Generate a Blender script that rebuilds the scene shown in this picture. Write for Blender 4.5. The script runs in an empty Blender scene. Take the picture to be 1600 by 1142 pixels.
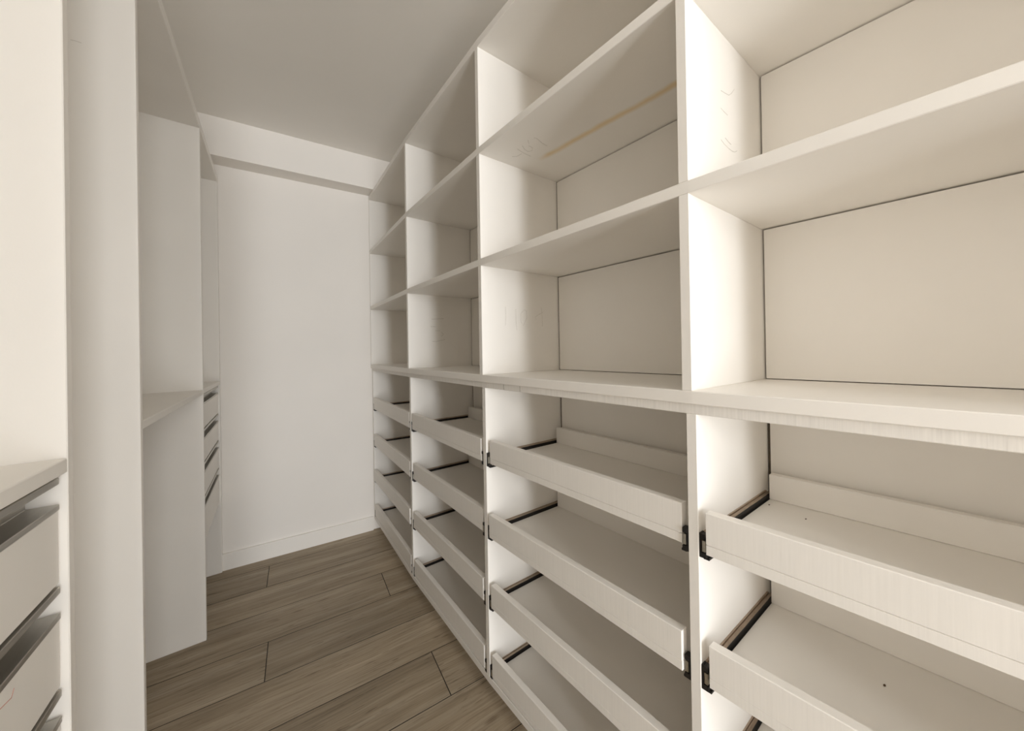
import bpy, bmesh, math, random
from mathutils import Vector, Matrix

random.seed(7)
scene = bpy.context.scene
C = scene.collection

# ------------------------------------------------------------------ camera
FPX, W, H = 571.8, 1600.0, 1142.0
cd = bpy.data.cameras.new('camera')
cam = bpy.data.objects.new('camera', cd)
C.objects.link(cam)
cd.sensor_fit = 'HORIZONTAL'
cd.sensor_width = 36.0
cd.lens = 36.0 * FPX / W
cd.shift_x = -72.18 / W
cd.shift_y = -27.29 / W
cd.clip_start = 0.02
CAM = Vector((-0.6315, -2.6623, 1.181))
yaw, pitch, roll = 0.706, 0.003, -0.0169
fw = Vector((math.sin(yaw) * math.cos(pitch), math.cos(yaw) * math.cos(pitch), math.sin(pitch)))
rt = fw.cross(Vector((0, 0, 1))).normalized()
up = rt.cross(fw)
r2 = math.cos(roll) * rt + math.sin(roll) * up
u2 = -math.sin(roll) * rt + math.cos(roll) * up
cam.matrix_world = Matrix(((r2.x, u2.x, -fw.x, CAM.x), (r2.y, u2.y, -fw.y, CAM.y), (r2.z, u2.z, -fw.z, CAM.z), (0, 0, 0, 1)))
scene.camera = cam

# ------------------------------------------------------------------ world and light
wd = bpy.data.worlds.new('world')
scene.world = wd
wd.use_nodes = True
wd.node_tree.nodes['Background'].inputs[0].default_value = (0.95, 0.97, 1.0, 1)
wd.node_tree.nodes['Background'].inputs[1].default_value = 0.25


def area(name, loc, aim, sx, sy, power, col):
    ld = bpy.data.lights.new(name, 'AREA')
    ld.shape = 'RECTANGLE'
    ld.size, ld.size_y = sx, sy
    ld.energy = power
    ld.color = col
    o = bpy.data.objects.new(name, ld)
    o.location = loc
    o.rotation_euler = (Vector(aim) - Vector(loc)).to_track_quat('-Z', 'Z').to_euler()
    C.objects.link(o)
    return o


# daylight from the bright bedroom: soft light in the doorway behind the camera, and its window further back
area('doorway_daylight', (-0.26, -4.84, 1.18), (-0.26, 0, 1.18), 0.62, 2.30, 38.0, (0.978, 0.992, 1.0))
area('bedroom_window_daylight', (-1.32, -8.6, 1.25), (-0.2, -1.5, 1.25), 0.50, 2.30, 168.0, (0.978, 0.992, 1.0))

scene.view_settings.view_transform = 'Standard'
scene.view_settings.look = 'None'
scene.view_settings.gamma = 1.0
scene.view_settings.exposure = 0.04
try:
    scene.view_settings.use_curve_mapping = False
except Exception:
    pass
scene.cycles.max_bounces = 16
scene.cycles.diffuse_bounces = 10
scene.cycles.sample_clamp_indirect = 6.0

# ------------------------------------------------------------------ measures (metres)
BOW = 0.0237                       # the long bank of shelves is not quite straight
DY = [-0.004, -0.8392, -1.572, -2.3098, -3.05]   # near faces of the dividers, far end first
T = 0.0205                         # board thickness
DR = 0.336                         # depth of the right-hand bank
S1B, S1T = 1.4642, 1.4872
S2B, S2T = 1.8372, 1.8600
S3B, S3T = 2.1950, 2.2200
CT, CB = 1.100, 1.0755             # worktop
TB = 1.0563                        # underside of the lower cabinet's top board
OV = 0.007                         # lower cabinet set back under the worktop
BT, BB = 0.096, 0.072              # bottom board
ZC = 2.43                          # ceiling
XL, ML = -0.7451, 0.0443           # front plane of the left wardrobe
DL = 0.52                          # its depth
YA, YB, YC, YN = -1.815, -1.455, -0.55, -2.66
WALL = lambda x: 0.012 - 0.085 * x   # end wall


def RW(x, y, z):
    if y > -0.1:
        y -= 0.085 * x            # the far end is scribed to the end wall
    return (x + BOW * y * (y + 2.5), y, z)


def LW(d, y, z):
    return (XL + ML * y - d, y, z)


# ------------------------------------------------------------------ materials
def mat(name, build):
    m = bpy.data.materials.new(name)
    m.use_nodes = True
    nt = m.node_tree
    b = nt.nodes['Principled BSDF']
    build(nt, b)
    return m


def node(nt, t, **kw):
    n = nt.nodes.new(t)
    for k, v in kw.items():
        setattr(n, k, v)
    return n


def ramp(nt, fac, stops):
    r = node(nt, 'ShaderNodeValToRGB')
    e = r.color_ramp.elements
    while len(e) < len(stops):
        e.new(0.5)
    for i, (p, c) in enumerate(stops):
        e[i].position = p
        e[i].color = (*c, 1) if len(c) == 3 else c
    nt.links.new(fac, r.inputs[0])
    return r


def noise(nt, vec, scale, detail=3.0, rough=0.5):
    n = node(nt, 'ShaderNodeTexNoise')
    n.inputs['Scale'].default_value = scale
    n.inputs['Detail'].default_value = detail
    n.inputs['Roughness'].default_value = rough
    if vec is not None:
        nt.links.new(vec, n.inputs['Vector'])
    return n


def mapping(nt, vec, scale, loc=(0, 0, 0)):
    m = node(nt, 'ShaderNodeMapping')
    m.inputs['Scale'].default_value = scale
    m.inputs['Location'].default_value = loc
    nt.links.new(vec, m.inputs['Vector'])
    return m.outputs[0]


def bump(nt, b, h, strength, dist):
    bp = node(nt, 'ShaderNodeBump')
    bp.inputs['Strength'].default_value = strength
    bp.inputs['Distance'].default_value = dist
    nt.links.new(h, bp.inputs['Height'])
    nt.links.new(bp.outputs[0], b.inputs['Normal'])


WHITE = (0.890, 0.864, 0.822)


def tint(c, k):
    return tuple(v * k for v in c)


def melamine(col, rough=0.42):
    def f(nt, b):
        g = node(nt, 'ShaderNodeNewGeometry')
        n1 = noise(nt, mapping(nt, g.outputs['Position'], (3, 3, 3)), 1.0, 4)
        r = ramp(nt, n1.outputs[0], [(0.3, tint(col, 0.975)), (0.7, tint(col, 1.015))])
        nt.links.new(r.outputs[0], b.inputs['Base Color'])
        b.inputs['Roughness'].default_value = rough
        b.inputs['Specular IOR Level'].default_value = 0.3
        n2 = noise(nt, g.outputs['Position'], 420.0, 2)
        bump(nt, b, n2.outputs[0], 0.06, 0.001)
    return f


def sawn_edge(col, dark):
    """white-painted board edge with the fine vertical streaks of the saw"""
    def f(nt, b):
        g = node(nt, 'ShaderNodeNewGeometry')
        st = noise(nt, mapping(nt, g.outputs['Position'], (30, 260, 8)), 1.0, 4, 0.65)
        bl = noise(nt, mapping(nt, g.outputs['Position'], (3, 5, 30)), 1.0, 3)
        mx = node(nt, 'ShaderNodeMix', data_type='FLOAT')
        nt.links.new(bl.outputs[0], mx.inputs[0])
        mx.inputs[2].default_value = 0.55
        nt.links.new(st.outputs[0], mx.inputs[3])
        r = ramp(nt, mx.outputs[0], [(0.28, tint(col, dark)), (0.44, tint(col, 1 - (1 - dark) * 0.25)), (0.62, tint(col, 1.01))])
        sp = node(nt, 'ShaderNodeSeparateXYZ')
        nt.links.new(g.outputs['Normal'], sp.inputs[0])
        ab = node(nt, 'ShaderNodeMath', operation='ABSOLUTE')
        nt.links.new(sp.outputs[0], ab.inputs[0])
        gt = node(nt, 'ShaderNodeMath', operation='GREATER_THAN')
        nt.links.new(ab.outputs[0], gt.inputs[0])
        gt.inputs[1].default_value = 0.5
        fm = node(nt, 'ShaderNodeMix', data_type='RGBA')
        nt.links.new(gt.outputs[0], fm.inputs[0])
        fm.inputs[6].default_value = (*col, 1)
        nt.links.new(r.outputs[0], fm.inputs[7])
        nt.links.new(fm.outputs[2], b.inputs['Base Color'])
        b.inputs['Roughness'].default_value = 0.55
        bump(nt, b, st.outputs[0], 0.10, 0.001)
    return f


def stained(col, pts, width, dark):
    """melamine with an ochre glue stain: a wandering streak along Y at X = a + b*y"""
    (x0, y0), (x1, y1) = pts
    def f(nt, b):
        melamine(col)(nt, b)
        g = node(nt, 'ShaderNodeNewGeometry')
        sp = node(nt, 'ShaderNodeSeparateXYZ')
        nt.links.new(g.outputs['Position'], sp.inputs[0])
        nz = noise(nt, mapping(nt, g.outputs['Position'], (6, 9, 1)), 1.0, 3)

        def m(op, a, c=None):
            q = node(nt, 'ShaderNodeMath', operation=op)
            for i, v in enumerate((a, c)):
                if v is None:
                    continue
                if isinstance(v, (int, float)):
                    q.inputs[i].default_value = v
                else:
                    nt.links.new(v, q.inputs[i])
            return q.outputs[0]
        k = (x1 - x0) / (y1 - y0)
        line = m('ADD', m('MULTIPLY', m('SUBTRACT', sp.outputs[1], y0), k), x0)
        d = m('ADD', m('SUBTRACT', sp.outputs[0], line), m('MULTIPLY', m('SUBTRACT', nz.outputs[0], 0.5), 0.018))
        band = m('SUBTRACT', 1.0, m('MINIMUM', m('DIVIDE', m('ABSOLUTE', d), width), 1.0))
        ylo, yhi = min(y0, y1), max(y0, y1)
        yc, yh = (ylo + yhi) / 2, (yhi - ylo) / 2
        along = m('MINIMUM', m('MAXIMUM', m('MULTIPLY', m('SUBTRACT', yh, m('ABSOLUTE', m('SUBTRACT', sp.outputs[1], yc))), 18.0), 0.0), 1.0)
        fac = m('MULTIPLY', m('MULTIPLY', band, along), m('ADD', m('MULTIPLY', nz.outputs[0], 0.9), 0.25))
        mx = node(nt, 'ShaderNodeMix', data_type='RGBA')
        nt.links.new(m('MINIMUM', m('MULTIPLY', fac, dark), 1.0), mx.inputs[0])
        old = b.inputs['Base Color'].links[0].from_socket
        nt.links.new(old, mx.inputs[6])
        mx.inputs[7].default_value = (0.80, 0.66, 0.44, 1)
        nt.links.new(mx.outputs[2], b.inputs['Base Color'])
    return f


def paint(col, rough=0.7):
    def f(nt, b):
        g = node(nt, 'ShaderNodeNewGeometry')
        n1 = noise(nt, g.outputs['Position'], 2.2, 4)
        r = ramp(nt, n1.outputs[0], [(0.3, tint(col, 0.98)), (0.7, tint(col, 1.01))])
        nt.links.new(r.outputs[0], b.inputs['Base Color'])
        b.inputs['Roughness'].default_value = rough
        b.inputs['Specular IOR Level'].default_value = 0.25
        n2 = noise(nt, g.outputs['Position'], 160.0, 4)
        bump(nt, b, n2.outputs[0], 0.05, 0.002)
    return f


def wood(nt, b):
    oi = node(nt, 'ShaderNodeObjectInfo')
    tc = node(nt, 'ShaderNodeTexCoord')
    off = node(nt, 'ShaderNodeVectorMath', operation='SCALE')
    cmb = node(nt, 'ShaderNodeCombineXYZ')
    nt.links.new(oi.outputs['Random'], cmb.inputs[0])
    nt.links.new(oi.outputs['Random'], cmb.inputs[1])
    nt.links.new(oi.outputs['Random'], cmb.inputs[2])
    nt.links.new(cmb.outputs[0], off.inputs[0])
    off.inputs['Scale'].default_value = 37.0
    add = node(nt, 'ShaderNodeVectorMath', operation='ADD')
    nt.links.new(tc.outputs['Object'], add.inputs[0])
    nt.links.new(off.outputs[0], add.inputs[1])
    v = add.outputs[0]
    warp = noise(nt, mapping(nt, v, (1.6, 7, 1)), 1.0, 3)
    wv = node(nt, 'ShaderNodeVectorMath', operation='MULTIPLY_ADD')
    nt.links.new(warp.outputs['Color'], wv.inputs[0])
    wv.inputs[1].default_value = (0.0, 0.05, 0.0)
    nt.links.new(v, wv.inputs[2])
    fine = noise(nt, mapping(nt, wv.outputs[0], (5, 150, 1)), 1.0, 6, 0.6)
    broad = noise(nt, mapping(nt, wv.outputs[0], (1.3, 22, 1)), 1.0, 4, 0.55)
    cloud = noise(nt, mapping(nt, v, (2.2, 6, 1)), 1.0, 3)
    dash = noise(nt, mapping(nt, wv.outputs[0], (11, 105, 1)), 1.0, 3, 0.6)
    base = ramp(nt, broad.outputs[0], [(0.30, (0.300, 0.240, 0.165)), (0.5, (0.375, 0.306, 0.218)), (0.70, (0.450, 0.378, 0.282))])
    fr = ramp(nt, fine.outputs[0], [(0.30, (0.66, 0.64, 0.62)), (0.5, (0.97, 0.97, 0.97)), (0.72, (1.12, 1.12, 1.12))])
    mu = node(nt, 'ShaderNodeMix', data_type='RGBA', blend_type='MULTIPLY')
    mu.inputs[0].default_value = 1.0
    nt.links.new(base.outputs[0], mu.inputs[6])
    nt.links.new(fr.outputs[0], mu.inputs[7])
    cr = ramp(nt, cloud.outputs[0], [(0.3, (0.88, 0.87, 0.86)), (0.7, (1.10, 1.10, 1.10))])
    m2 = node(nt, 'ShaderNodeMix', data_type='RGBA', blend_type='MULTIPLY')
    m2.inputs[0].default_value = 1.0
    nt.links.new(mu.outputs[2], m2.inputs[6])
    nt.links.new(cr.outputs[0], m2.inputs[7])
    dr = ramp(nt, dash.outputs[0], [(0.30, (0.50, 0.47, 0.44)), (0.39, (1, 1, 1))])
    m3 = node(nt, 'ShaderNodeMix', data_type='RGBA', blend_type='MULTIPLY')
    m3.inputs[0].default_value = 0.85
    kv = node(nt, 'ShaderNodeTexVoronoi')
    kv.inputs['Scale'].default_value = 1.0
    nt.links.new(mapping(nt, wv.outputs[0], (3.2, 8.5, 1)), kv.inputs['Vector'])
    kr = ramp(nt, kv.outputs['Distance'], [(0.0, (0.45, 0.40, 0.36)), (0.05, (0.62, 0.58, 0.54)), (0.10, (1, 1, 1))])
    m4 = node(nt, 'ShaderNodeMix', data_type='RGBA', blend_type='MULTIPLY')
    m4.inputs[0].default_value = 0.75
    nt.links.new(m2.outputs[2], m4.inputs[6])
    nt.links.new(kr.outputs[0], m4.inputs[7])
    nt.links.new(m4.outputs[2], m3.inputs[6])
    nt.links.new(dr.outputs[0], m3.inputs[7])
    tone = node(nt, 'ShaderNodeMapRange')
    nt.links.new(oi.outputs['Random'], tone.inputs[0])
    tone.inputs[3].default_value = 0.91
    tone.inputs[4].default_value = 1.08
    hs = node(nt, 'ShaderNodeHueSaturation')
    nt.links.new(tone.outputs[0], hs.inputs['Value'])
    nt.links.new(m3.outputs[2], hs.inputs['Color'])
    nt.links.new(hs.outputs[0], b.inputs['Base Color'])
    b.inputs['Roughness'].default_value = 0.5
    b.inputs['Specular IOR Level'].default_value = 0.35
    bump(nt, b, fine.outputs[0], 0.25, 0.002)


def metal(col, rough, met=1.0):
    def f(nt, b):
        g = node(nt, 'ShaderNodeNewGeometry')
        n1 = noise(nt, mapping(nt, g.outputs['Position'], (40, 6, 200)), 1.0, 3)
        r = ramp(nt, n1.outputs[0], [(0.3, tint(col, 0.85)), (0.7, tint(col, 1.12))])
        nt.links.new(r.outputs[0], b.inputs['Base Color'])
        b.inputs['Metallic'].default_value = met
        b.inputs['Roughness'].default_value = rough
    return f


def flat(col, rough=0.8):
    def f(nt, b):
        g = node(nt, 'ShaderNodeNewGeometry')
        n1 = noise(nt, g.outputs['Position'], 90.0, 2)
        r = ramp(nt, n1.outputs[0], [(0.35, tint(col, 0.85)), (0.65, tint(col, 1.1))])
        nt.links.new(r.outputs[0], b.inputs['Base Color'])
        b.inputs['Roughness'].default_value = rough
    return f


M_WHITE = mat('white_melamine', melamine(WHITE))
M_EDGE = mat('white_sawn_edge', sawn_edge(WHITE, 0.87))
M_SLAT = mat('white_rough_sawn_edge', sawn_edge(WHITE, 0.66))
M_S2 = mat('white_melamine_stained', stained(WHITE, ((0.147, -1.66), (0.206, -2.30)), 0.016, 1.5))
M_WALL = mat('wall_paint', paint((0.882, 0.849, 0.806)))
M_CEIL = mat('ceiling_paint', paint((0.905, 0.880, 0.838)))
M_BASE = mat('baseboard_paint', paint((0.880, 0.852, 0.808), 0.5))
M_WOOD = mat('floor_wood', wood)
M_JOINT = mat('floor_joint', flat((0.03, 0.024, 0.018)))
M_ALU = mat('brushed_aluminium', metal((0.52, 0.50, 0.46), 0.42))
M_RAIL = mat('bronze_runner_steel', metal((0.50, 0.41, 0.33), 0.40))
M_BLACK = mat('black_runner_plastic', flat((0.012, 0.010, 0.009), 0.45))
M_ZINC = mat('zinc_runner_steel', metal((0.60, 0.58, 0.52), 0.35))
M_PENCIL = mat('pencil', flat((0.62, 0.59, 0.54)))
M_PENCIL_D = mat('pencil_dark', flat((0.52, 0.49, 0.44)))
M_RED = mat('red_crayon', flat((0.62, 0.30, 0.24)))
M_GAP = mat('gap_shade_and_dirt', flat((0.085, 0.065, 0.045)))  # shade and grime of the back-corner gaps, put into one dark brown
M_SPECK = mat('dirt_speck', flat((0.09, 0.05, 0.03)))

# ------------------------------------------------------------------ mesh helpers
def link(name, me, m, parent=None):
    me.materials.append(m)
    o = bpy.data.objects.new(name, me)
    C.objects.link(o)
    if parent is not None:
        o.parent = parent
        o.matrix_parent_inverse = parent.matrix_world.inverted()
    return o


def loft(name, ys, prof, fn, m, parent=None, bev=0.0012):
    """closed profile [(a, z), ...] extruded through the given Y stations; fn maps (a, y, z) to the world"""
    bm = bmesh.new()
    rings = [[bm.verts.new(fn(a, y, z)) for a, z in prof] for y in ys]
    n = len(prof)
    for r0, r1 in zip(rings, rings[1:]):
        for i in range(n):
            j = (i + 1) % n
            bm.faces.new((r0[i], r0[j], r1[j], r1[i]))
    bm.faces.new(rings[0][::-1])
    bm.faces.new(rings[-1])
    bmesh.ops.recalc_face_normals(bm, faces=bm.faces)
    if bev:
        ed = [e for e in bm.edges if len(e.link_faces) == 2 and e.calc_face_angle(0) > 0.8]
        bmesh.ops.bevel(bm, geom=ed, offset=bev, segments=1, affect='EDGES', profile=0.5)
    me = bpy.data.meshes.new(name)
    bm.to_mesh(me)
    bm.free()
    return link(name, me, m, parent)


def board(name, x0, x1, y0, y1, z0, z1, fn, m, parent=None, bev=0.0012, cuts=()):
    ys = [y0] + [c for c in sorted(cuts, reverse=y1 < y0) if min(y0, y1) < c < max(y0, y1)] + [y1]
    return loft(name, ys, [(x0, z0), (x1, z0), (x1, z1), (x0, z1)], fn, m, parent, bev)


def plain(x, y, z):
    return (x, y, z)


def quads(name, vs, fs, m, parent=None):
    me = bpy.data.meshes.new(name)
    me.from_pydata(vs, [], fs)
    me.update()
    return link(name, me, m, parent)


def thing(name, loc, label, cat):
    o = bpy.data.objects.new(name, None)
    o.empty_display_size = 0.1
    o.location = loc
    C.objects.link(o)
    bpy.context.view_layer.update()
    o['label'] = label
    o['category'] = cat
    return o


def structure(o):
    o['kind'] = 'structure'
    return o


def scribble(name, pts, axis, sgn, m, parent, w=0.0011):
    """thin raised stroke of pencil along pts, lying on the plane normal to axis"""
    nrm = Vector([0, 0, 0]); nrm[axis] = sgn
    vs, fs = [], []
    P = [Vector(p) for p in pts]
    for i, p in enumerate(P):
        t = (P[min(i + 1, len(P) - 1)] - P[max(i - 1, 0)]).normalized()
        s = nrm.cross(t).normalized() * (w / 2)
        b0 = p + nrm * 0.0001
        tp = p + nrm * 0.0004
        vs += [b0 - s, b0 + s, tp + s, tp - s]
        if i:
            k = 4 * i
            for a, b in ((0, 1), (1, 2), (2, 3), (3, 0)):
                fs.append((k - 4 + a, k - 4 + b, k + b, k + a))
    fs += [(0, 3, 2, 1), (len(vs) - 4, len(vs) - 3, len(vs) - 2, len(vs) - 1)]
    return quads(name, [tuple(v) for v in vs], fs, m, parent)


# ------------------------------------------------------------------ room shell
YE = -4.9                                   # wall with the doorway, behind the camera
XR = 0.435                                  # right wall
def wl(y): return XL + ML * y - DL - 0.03   # left wall follows the wardrobe


def slab(name, a, b, z0, z1, th, side, m):
    """wall panel from plan point a to b, thickened to the given side"""
    a, b = Vector(a), Vector(b)
    d = (b - a).normalized()
    n = Vector((-d.y, d.x)) * th * side
    pl = [a, b, b + n, a + n]
    vs = [(p.x, p.y, z) for z in (z0, z1) for p in pl]
    fs = [(0, 3, 2, 1), (4, 5, 6, 7), (0, 1, 5, 4), (1, 2, 6, 5), (2, 3, 7, 6), (3, 0, 4, 7)]
    o = quads(name, vs, fs, m)
    bm = bmesh.new(); bm.from_mesh(o.data)
    bmesh.ops.recalc_face_normals(bm, faces=bm.faces)
    bm.to_mesh(o.data); bm.free()
    return structure(o)


xa, xb = -1.45, 0.535
slab('wall_end', (xa, WALL(xa)), (xb, WALL(xb)), 0, ZC, 0.10, 1, M_WALL)
slab('wall_right', (XR, WALL(XR)), (XR, YE), 0, ZC, 0.10, 1, M_WALL)
slab('wall_left', (wl(WALL(-1.3)), WALL(-1.3)), (wl(YE), YE), 0, ZC, 0.10, -1, M_WALL)
bm = bmesh.new()
for (x0, x1, z0, z1) in ((wl(YE) - 0.1, -1.2, 0, ZC), (0.08, XR + 0.1, 0, ZC), (-1.2, 0.08, 2.36, ZC)):
    vs = [bm.verts.new((x, y, z)) for z in (z0, z1) for x, y in ((x0, YE), (x1, YE), (x1, YE - 0.1), (x0, YE - 0.1))]
    for f in ((0, 1, 2, 3), (4, 5, 6, 7), (0, 1, 5, 4), (1, 2, 6, 5), (2, 3, 7, 6), (3, 0, 4, 7)):
        bm.faces.new([vs[i] for i in f])
bmesh.ops.recalc_face_normals(bm, faces=bm.faces)
me = bpy.data.meshes.new('wall_doorway'); bm.to_mesh(me); bm.free()
structure(link('wall_doorway', me, M_WALL))
structure(board('ceiling', -1.75, 0.55, YE - 0.1, 0.26, ZC, ZC + 0.08, plain, M_CEIL, bev=0))
# dropped beam along the end wall
vs = []
for z in (2.227, ZC):
    for x, off in ((-1.42, 0.0), (XR, 0.0), (XR, -0.128), (-1.42, -0.128)):
        vs.append((x, WALL(x) + off, z))
structure(quads('trim_1', vs, [(0, 1, 2, 3), (4, 7, 6, 5), (0, 4, 5, 1), (1, 5, 6, 2), (2, 6, 7, 3), (3, 7, 4, 0)], M_WALL))
# skirting on the end wall
x0, x1 = LW(0, 0.05, 0)[0] - 0.02, 0.0
vs = [(x, WALL(x) - o, z) for x in (x0, x1) for o, z in ((0.0, 0.0), (0.014, 0.0), (0.014, 0.087), (0.011, 0.090), (0.0, 0.090))]
structure(quads('baseboard_end', vs, [(0, 1, 2, 3, 4), (9, 8, 7, 6, 5)] + [(i, i + 5, (i + 1) % 5 + 5, (i + 1) % 5) for i in range(5)], M_BASE))

# ------------------------------------------------------------------ floor planks
fl = structure(board('floor', -1.75, 0.55, YE - 0.1, 0.26, -0.06, -0.0035, plain, M_JOINT, bev=0))
PW, PL, ANG = 0.2275, 1.20, math.atan(-0.085)
JX = {-1: 0.25, -2: 0.25, 0: -0.556, 1: 0.28, 2: -0.104, 3: -0.585, 4: 0.26, 5: -0.10}
pm = None
ca, sa = math.cos(ANG), math.sin(ANG)
for k in range(-2, 19):
    jx = JX.get(k, (-0.56, 0.27, -0.1)[k % 3])
    for s in range(-2, 3):
        xc = jx + (s + 0.5) * PL
        ys = -0.05 - PW * k - 0.085 * (xc + 0.56) - PW / 2
        if xc < -1.9 or xc > 0.85 or ys < YE - 0.15 or ys > 0.25:
            continue
        if pm is None:
            bm = bmesh.new()
            bmesh.ops.create_cube(bm, size=1.0)
            for v in bm.verts:
                v.co = Vector((v.co.x * (PL / ca - 0.0012), v.co.y * (PW * ca - 0.0012), v.co.z * 0.004 - 0.002))
            bmesh.ops.bevel(bm, geom=[e for e in bm.edges if min(v.co.z for v in e.verts) > -0.001], offset=0.0009, segments=1, affect='EDGES')
            pm = bpy.data.meshes.new('floor_plank')
            bm.to_mesh(pm); bm.free()
            pm.materials.append(M_WOOD)
            pm.materials.append(M_JOINT)
            for f in pm.polygons:
                f.material_index = 0 if f.normal.z > 0.99 else 1
        o = bpy.data.objects.new('floor_plank', pm)
        o.location = (xc, ys, 0.0)
        o.rotation_euler = (0, 0, ANG)
        C.objects.link(o)
        o.parent = fl

# ------------------------------------------------------------------ right bank: upper shelving
YEND = DY[0] + T + 0.0                       # far end of the bank
su = thing('shelving_unit', RW(DR / 2, -1.5, CT), 'tall white open shelving unit of three rows standing on the long worktop', 'shelving')
shelves = {}
for nm, z0, z1, m in (('s1', S1B, S1T, M_WHITE), ('s2', S2B, S2T, M_S2), ('s3', S3B, S3T, M_WHITE)):
    shelves[nm] = board('shelf', 0.0, DR + 0.05, DY[4] - T, DY[0] + T - 0.006, z0, z1, RW, m, su, cuts=DY[1:4])
shelves['s2']['label'] = 'shelf with a yellowish streak and pencilled figures on its underside'
tiers = [(CT, S1B), (S1T, S2B), (S2T, S3B)]
div = {}
for ti, (z0, z1) in enumerate(tiers):
    for di, y in enumerate(DY):
        th = T if di else 0.012
        div[ti, di] = board('divider', 0.0008, DR + 0.049, y, y + th, z0, z1, RW, M_WHITE, su)
    for bi in range(4):
        ya, yb = DY[bi] - 0.0045, DY[bi + 1] + T + 0.0015
        board('back_panel', DR, DR + 0.012, ya, yb, z0 + 0.002, z1 - 0.0038, RW, M_WHITE, su, bev=0)
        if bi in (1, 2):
            board('gap_shade_strip', DR + 0.0005, DR + 0.004, ya + 0.0002, ya + 0.0030, z0 + 0.001, z1 - 0.001, RW, M_GAP, su, bev=0)  # strip added to darken the corner gap like its shadow line

# ------------------------------------------------------------------ worktop
wt = board('worktop', -0.001, DR + 0.05, DY[4] - T, DY[0] + 0.012, CB, CT, RW, M_WHITE, None, bev=0.0015, cuts=DY[1:4])
wt['label'] = 'long white worktop board between the open shelves and the pull-out trays'
wt['category'] = 'worktop'

# ------------------------------------------------------------------ right bank: lower cabinet with pull-out trays
lc = thing('tray_cabinet', RW(DR / 2, -1.5, 0.0), 'low white cabinet with rows of pull-out trays under the long worktop', 'cabinet')
board('top_panel', OV, DR + 0.05, DY[4] - T, DY[0] + 0.012, TB, CB, RW, M_SLAT, lc, cuts=DY[1:4])
board('bottom_panel', OV, DR + 0.05, DY[4] - T, DY[0] + 0.012, BB, BT, RW, M_WHITE, lc, cuts=DY[1:4])
board('plinth', OV + 0.045, OV + 0.065, DY[4] - T, DY[0] + 0.012, 0.0005, BB, RW, M_WHITE, lc, cuts=DY[1:4])
for di, y in enumerate(DY):
    yy = y - (0.012 if di == 0 else 0.004)
    board('divider', OV, DR + 0.049, yy, yy + (T if di else 0.018), BT, TB, RW, M_WHITE, lc)
for bi in range(4):
    board('back_panel', DR, DR + 0.012, (DY[bi] - (0.012 if bi == 0 else 0.004)) - 0.0065, DY[bi + 1] + T - 0.004 + 0.004, BT + 0.002, TB - 0.003, RW, M_WHITE, lc, bev=0)
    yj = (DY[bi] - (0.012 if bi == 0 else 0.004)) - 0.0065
    board('gap_shade_strip', DR + 0.0005, DR + 0.004, yj + 0.0002, yj + 0.0052, BT + 0.001, TB - 0.001, RW, M_GAP, lc, bev=0)  # added strip, its dark colour stands for the gap's shade and dirt

TZ = [0.806, 0.565, 0.332, 0.1025]
jit = {(2, 0): 0.004, (1, 1): 0.003, (2, 1): -0.003, (0, 2): -0.003, (3, 0): -0.004}


def runner_profile(sy):
    # bronze channel against the divider; (offset from divider, z)
    return [(0, -0.008), (0.004, -0.008), (0.004, 0.027), (0.0085, 0.027), (0.0085, 0.0285), (0.0115, 0.0285),
            (0.0115, 0.0300), (0.0070, 0.0310), (0.0062, 0.0290), (0.0042, 0.0290), (0.0034, 0.0315), (0, 0.0315)]


def runner(name, x0, x1, ydiv, sgn, z, m, parent):
    pr = runner_profile(sgn)
    bm = bmesh.new()
    rings = [[bm.verts.new(RW(x, ydiv + sgn * a, z + h)) for a, h in pr] for x in (x0, x1)]
    n = len(pr)
    for i in range(n):
        j = (i + 1) % n
        bm.faces.new((rings[0][i], rings[0][j], rings[1][j], rings[1][i]))
    bm.faces.new(rings[0]); bm.faces.new(rings[1][::-1])
    bmesh.ops.recalc_face_normals(bm, faces=bm.faces)
    me = bpy.data.meshes.new(name); bm.to_mesh(me); bm.free()
    return link(name, me, m, parent)


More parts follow.
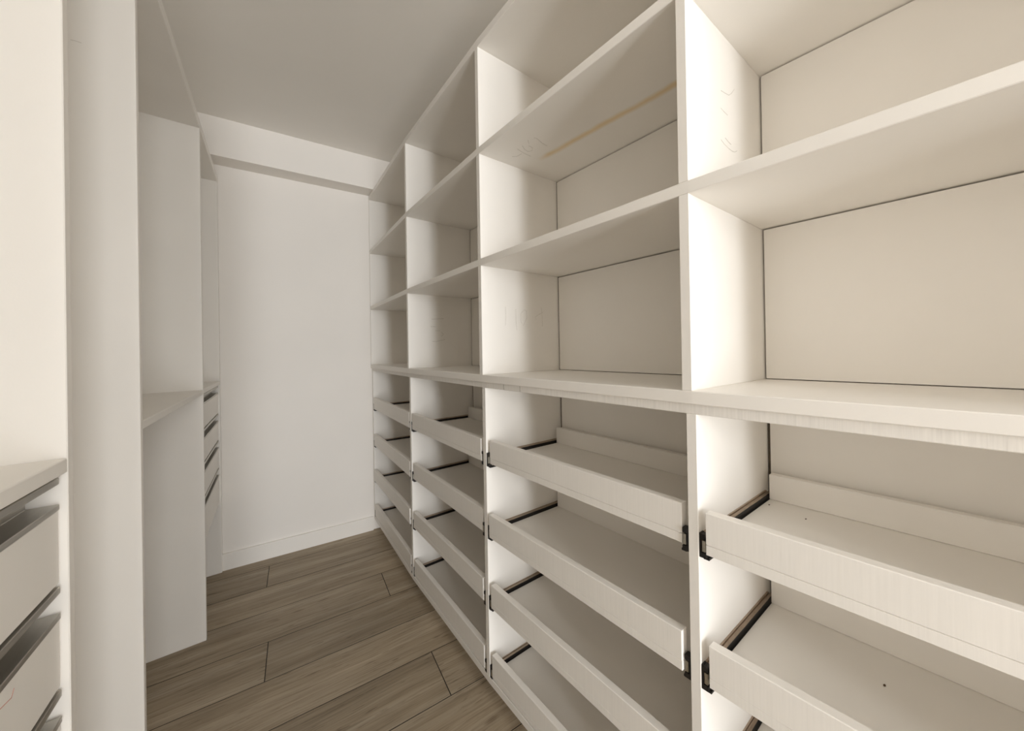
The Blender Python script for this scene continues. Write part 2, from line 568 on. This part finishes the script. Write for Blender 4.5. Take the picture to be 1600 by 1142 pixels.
trays = {}
for bi in range(4):
    yn = DY[bi] - (0.012 if bi == 0 else 0.004)          # near face of the far divider
    yf = DY[bi + 1] + T - 0.004                          # far face of the near divider
    for ti, z in enumerate(TZ):
        dx = jit.get((bi, ti), 0.0)
        ya, yb = yn - 0.0150, yf + 0.0150
        base = board('pull_out_tray', OV + dx + 0.0005, DR - 0.018, ya, yb, z, z + 0.018, RW, M_EDGE, lc, bev=0.0008)
        trays[bi, ti] = base
        fr = board('front_lip', OV + dx, OV + dx + 0.018, ya, yb, z + 0.0184, z + 0.076, RW, M_EDGE, base, bev=0.0012)
        board('back_lip', DR - 0.037, DR - 0.019, ya, yb, z + 0.0184, z + 0.076, RW, M_WHITE, base, bev=0.0012)
        for sgn, yd in ((-1, yn), (1, yf)):
            runner('runner', OV + 0.004, DR - 0.02, yd, sgn, z, M_RAIL, base)['label'] = 'bronze steel runner'
            board('slide', OV + 0.02, DR - 0.02, yd + sgn * 0.0042, yd + sgn * 0.0108, z - 0.006, z + 0.0268, RW, M_BLACK, base, bev=0)
            # black end stop and zinc tongue at the front of the runner
            x0 = OV + 0.0008
            bm = bmesh.new()
            def bx(xa_, xb_, a0, a1, h0, h1):
                vs_ = [bm.verts.new(RW(x, yd + sgn * a, z + h)) for x in (xa_, xb_) for a, h in ((a0, h0), (a1, h0), (a1, h1), (a0, h1))]
                for f in ((0, 1, 2, 3), (4, 7, 6, 5), (0, 4, 5, 1), (1, 5, 6, 2), (2, 6, 7, 3), (3, 7, 4, 0)):
                    bm.faces.new([vs_[i] for i in f])
            bx(x0, x0 + 0.012, 0.0005, 0.0035, -0.010, 0.034)
            bx(x0, x0 + 0.012, 0.0035, 0.0120, 0.024, 0.033)
            bx(x0, x0 + 0.012, 0.0035, 0.0125, -0.010, -0.001)
            bx(x0 + 0.004, x0 + 0.03, 0.006, 0.0165, -0.0135, -0.0095)
            bmesh.ops.recalc_face_normals(bm, faces=bm.faces)
            me = bpy.data.meshes.new('end_stop'); bm.to_mesh(me); bm.free()
            link('end_stop', me, M_BLACK, base)['label'] = 'black plastic end stop'
            bm = bmesh.new()
            bx(x0 + 0.001, x0 + 0.03, 0.0055, 0.0115, 0.001, 0.021)
            bmesh.ops.recalc_face_normals(bm, faces=bm.faces)
            me = bpy.data.meshes.new('slide_tongue'); bm.to_mesh(me); bm.free()
            link('slide_tongue', me, M_ZINC, base)

# ------------------------------------------------------------------ left wardrobe frame
wf = thing('wardrobe_frame', LW(DL / 2, -1.3, 0), 'white open wardrobe frame of tall side panels along the left wall', 'wardrobe')
LZ0, LZ1 = 2.125, 2.158
for y, th in ((YA, 0.018), (YB, 0.018), (YC, 0.018), (YN - 0.018, 0.018)):
    board('side_panel', 0.0, DL, y, y + th, 0.0005, LZ0, LW, M_WHITE, wf)
yend = WALL(XL) - 0.012
ep = board('side_panel', 0.0, DL, yend - 0.018, yend + 0.006, 0.0005, LZ0, LW, M_WHITE, wf)
board('top_panel', -0.001, DL, YN - 0.018, yend + 0.006, LZ0, LZ1, LW, M_WHITE, wf)
board('shelf', 0.001, DL - 0.012, YB + 0.018, YC, 1.017, 1.036, LW, M_WHITE, wf)
for ya, yb in ((YN, YA), (YA + 0.018, YB), (YB + 0.018, YC), (YC + 0.018, yend - 0.018)):
    board('back_panel', DL - 0.01, DL + 0.002, ya, yb, 0.0005, LZ0, LW, M_WHITE, wf, bev=0)

# ------------------------------------------------------------------ drawer chests on the left
LEDGE = [0.977, 0.826, 0.683, 0.535]
CBOT = 0.385


def chest(y0, y1, label):
    ch = thing('drawer_chest', LW(DL / 2, (y0 + y1) / 2, CBOT), label, 'drawers')
    y0 += 0.0015; y1 -= 0.0015
    board('top_panel', 0.0, DL - 0.012, y0, y1, 1.019, 1.039, LW, M_WHITE, ch)
    for ya, yb in ((y0, y0 + 0.012), (y1 - 0.012, y1)):
        board('side_panel', 0.065, DL - 0.012, ya, yb, CBOT, 1.019, LW, M_WHITE, ch)
    board('bottom_panel', 0.065, DL - 0.012, y0 + 0.012, y1 - 0.012, CBOT, CBOT + 0.015, LW, M_WHITE, ch)
    out = []
    for i, zt in enumerate(LEDGE):
        zb = LEDGE[i + 1] + 0.041 if i < 3 else CBOT
        d = board('drawer', 0.0075, 0.025, y0 + 0.003, y1 - 0.003, zb, zt - 0.008, LW, M_WHITE, ch)
        # aluminium channel grip along the top of the drawer front, open to the front
        pr = [(0.006, zt - 0.008), (0.006, zt), (0.034, zt), (0.034, zt + 0.0275), (0.006, zt + 0.0275), (0.006, zt + 0.037), (0.038, zt + 0.037), (0.038, zt - 0.008)]
        hd = loft('handle', [y0 + 0.004, y1 - 0.004], pr, LW, M_ALU, d, bev=0.0008)
        hd['label'] = 'grey aluminium channel handle'
        out.append(d)
    return ch, out


near, nd = chest(YN, YA, 'nearest white drawer chest with grey channel handles, cut by the left picture edge')
far, fd = chest(YC + 0.018, yend - 0.018, 'distant white drawer chest hung off the floor in the corner by the end wall')

# ------------------------------------------------------------------ pencil marks, scratches, specks
for pts in ([(.0591, 0, 1.332), (.060, 0, 1.2968), (.0578, 0, 1.2673)], [(.1022, 0, 1.3257), (.1019, 0, 1.2826), (.1055, 0, 1.2507)],
            [(.1237, 0, 1.3117), (.1388, 0, 1.3257), (.1487, 0, 1.3232), (.1494, 0, 1.2966), (.1327, 0, 1.2675), (.1232, 0, 1.2834), (.1237, 0, 1.3117)],
            [(.2176, 0, 1.3387), (.2209, 0, 1.3039), (.2214, 0, 1.2679)], [(.2267, 0, 1.3233), (.1891, 0, 1.3025), (.1941, 0, 1.2923)]):
    scribble('pencil_mark', [(x, DY[2], z) for x, _, z in pts], 1, -1, M_PENCIL, div[0, 2], 0.0009)
for pts in ([(.1253, 1.7127), (.1447, 1.7156), (.1611, 1.7186), (.1725, 1.727), (.1883, 1.7435)], [(.1239, 1.6754), (.136, 1.6738), (.1538, 1.6727)],
            [(.1213, 1.6092), (.1368, 1.6049), (.1547, 1.6028), (.1731, 1.6023), (.1846, 1.6045), (.1964, 1.6111)], [(.1409, 1.6196), (.1552, 1.6164), (.168, 1.615)]):
    scribble('pencil_mark', [(x, DY[3], z) for x, z in pts], 1, -1, M_PENCIL, div[1, 3], 0.0010)
for pts in ([(.0834, 1.3441), (.1474, 1.3487)], [(.0778, 1.3062), (.1031, 1.3059)], [(.1027, 1.2848), (.1275, 1.2853)],
            [(.1357, 1.2774), (.146, 1.2674), (.1333, 1.2571)], [(.0856, 1.2308), (.108, 1.2308), (.154, 1.2411)]):
    scribble('pencil_mark', [(x, DY[1], z) for x, z in pts], 1, -1, M_PENCIL, div[0, 1], 0.0016)
for pts in ([(.054, -1.7598), (.0634, -1.7617), (.0933, -1.7517), (.1152, -1.7488)], [(.0491, -1.6747), (.0784, -1.6669), (.1126, -1.6651)],
            [(.0516, -1.7007), (.0712, -1.6862), (.0865, -1.6829), (.0935, -1.6979), (.0836, -1.7114), (.0676, -1.7136)],
            [(.0472, -1.7376), (.0607, -1.7242)], [(.0618, -1.6245), (.0745, -1.6347), (.0771, -1.6594)]):
    scribble('pencil_mark', [(x, y, S2B) for x, y in pts], 2, -1, M_PENCIL_D, shelves['s2'], 0.0009)
scribble('crayon_mark', [LW(0.0075, -1.9626, 0.8004), LW(0.0075, -1.9392, 0.7963), LW(0.0075, -1.9338, 0.8033)], 0, 1, M_RED, nd[1], 0.0007)
sp0 = [c for c in wf.children if c.name.startswith('side_panel')][1]
scribble('scratch', [(-0.8978, YB, 1.8299), (-0.8912, YB, 1.8307), (-0.8837, YB, 1.8306)], 1, -1, M_PENCIL_D, sp0, 0.0006)
for (bi, ti), lst in {(3, 0): [(.2565, -2.3402, .0022), (.2377, -2.416, .002)], (3, 1): [(.3058, -2.3613, .0026), (.2117, -2.5376, .0026)], (2, 2): [(.0343, -1.6335, .0018)]}.items():
    zz = TZ[ti] + 0.018
    for x, y, r in lst:
        vs = [(x + r * math.cos(a) * (1.4 if j else 1), y + 0.7 * r * math.sin(a), zz + h) for j, h in enumerate((0.0, 0.0006)) for a in [i * math.pi / 4 for i in range(8)]]
        quads('dirt_speck', vs, [tuple(range(8))[::-1], tuple(range(8, 16))] + [(i, (i + 1) % 8, (i + 1) % 8 + 8, i + 8) for i in range(8)], M_SPECK, trays[bi, ti])
scribble('scratch', [(0.3055 + 0.0002, -1.587, 1.2592), (0.3062, -1.605, 1.2545), (0.3068, -1.624, 1.2474)], 0, -1, M_PENCIL_D, [c for c in su.children if c.name.startswith('back_panel')][2], 0.0008)
top = [c for c in lc.children if c.name.startswith('top_panel')][0]
for y, x in ((-1.6855, -0.0240), (-1.770, -0.0212)):
    scribble('dent_mark', [(x, y, TB + 0.0175), (x, y - 0.001, TB + 0.002)], 0, -1, M_PENCIL_D, top, 0.0028)
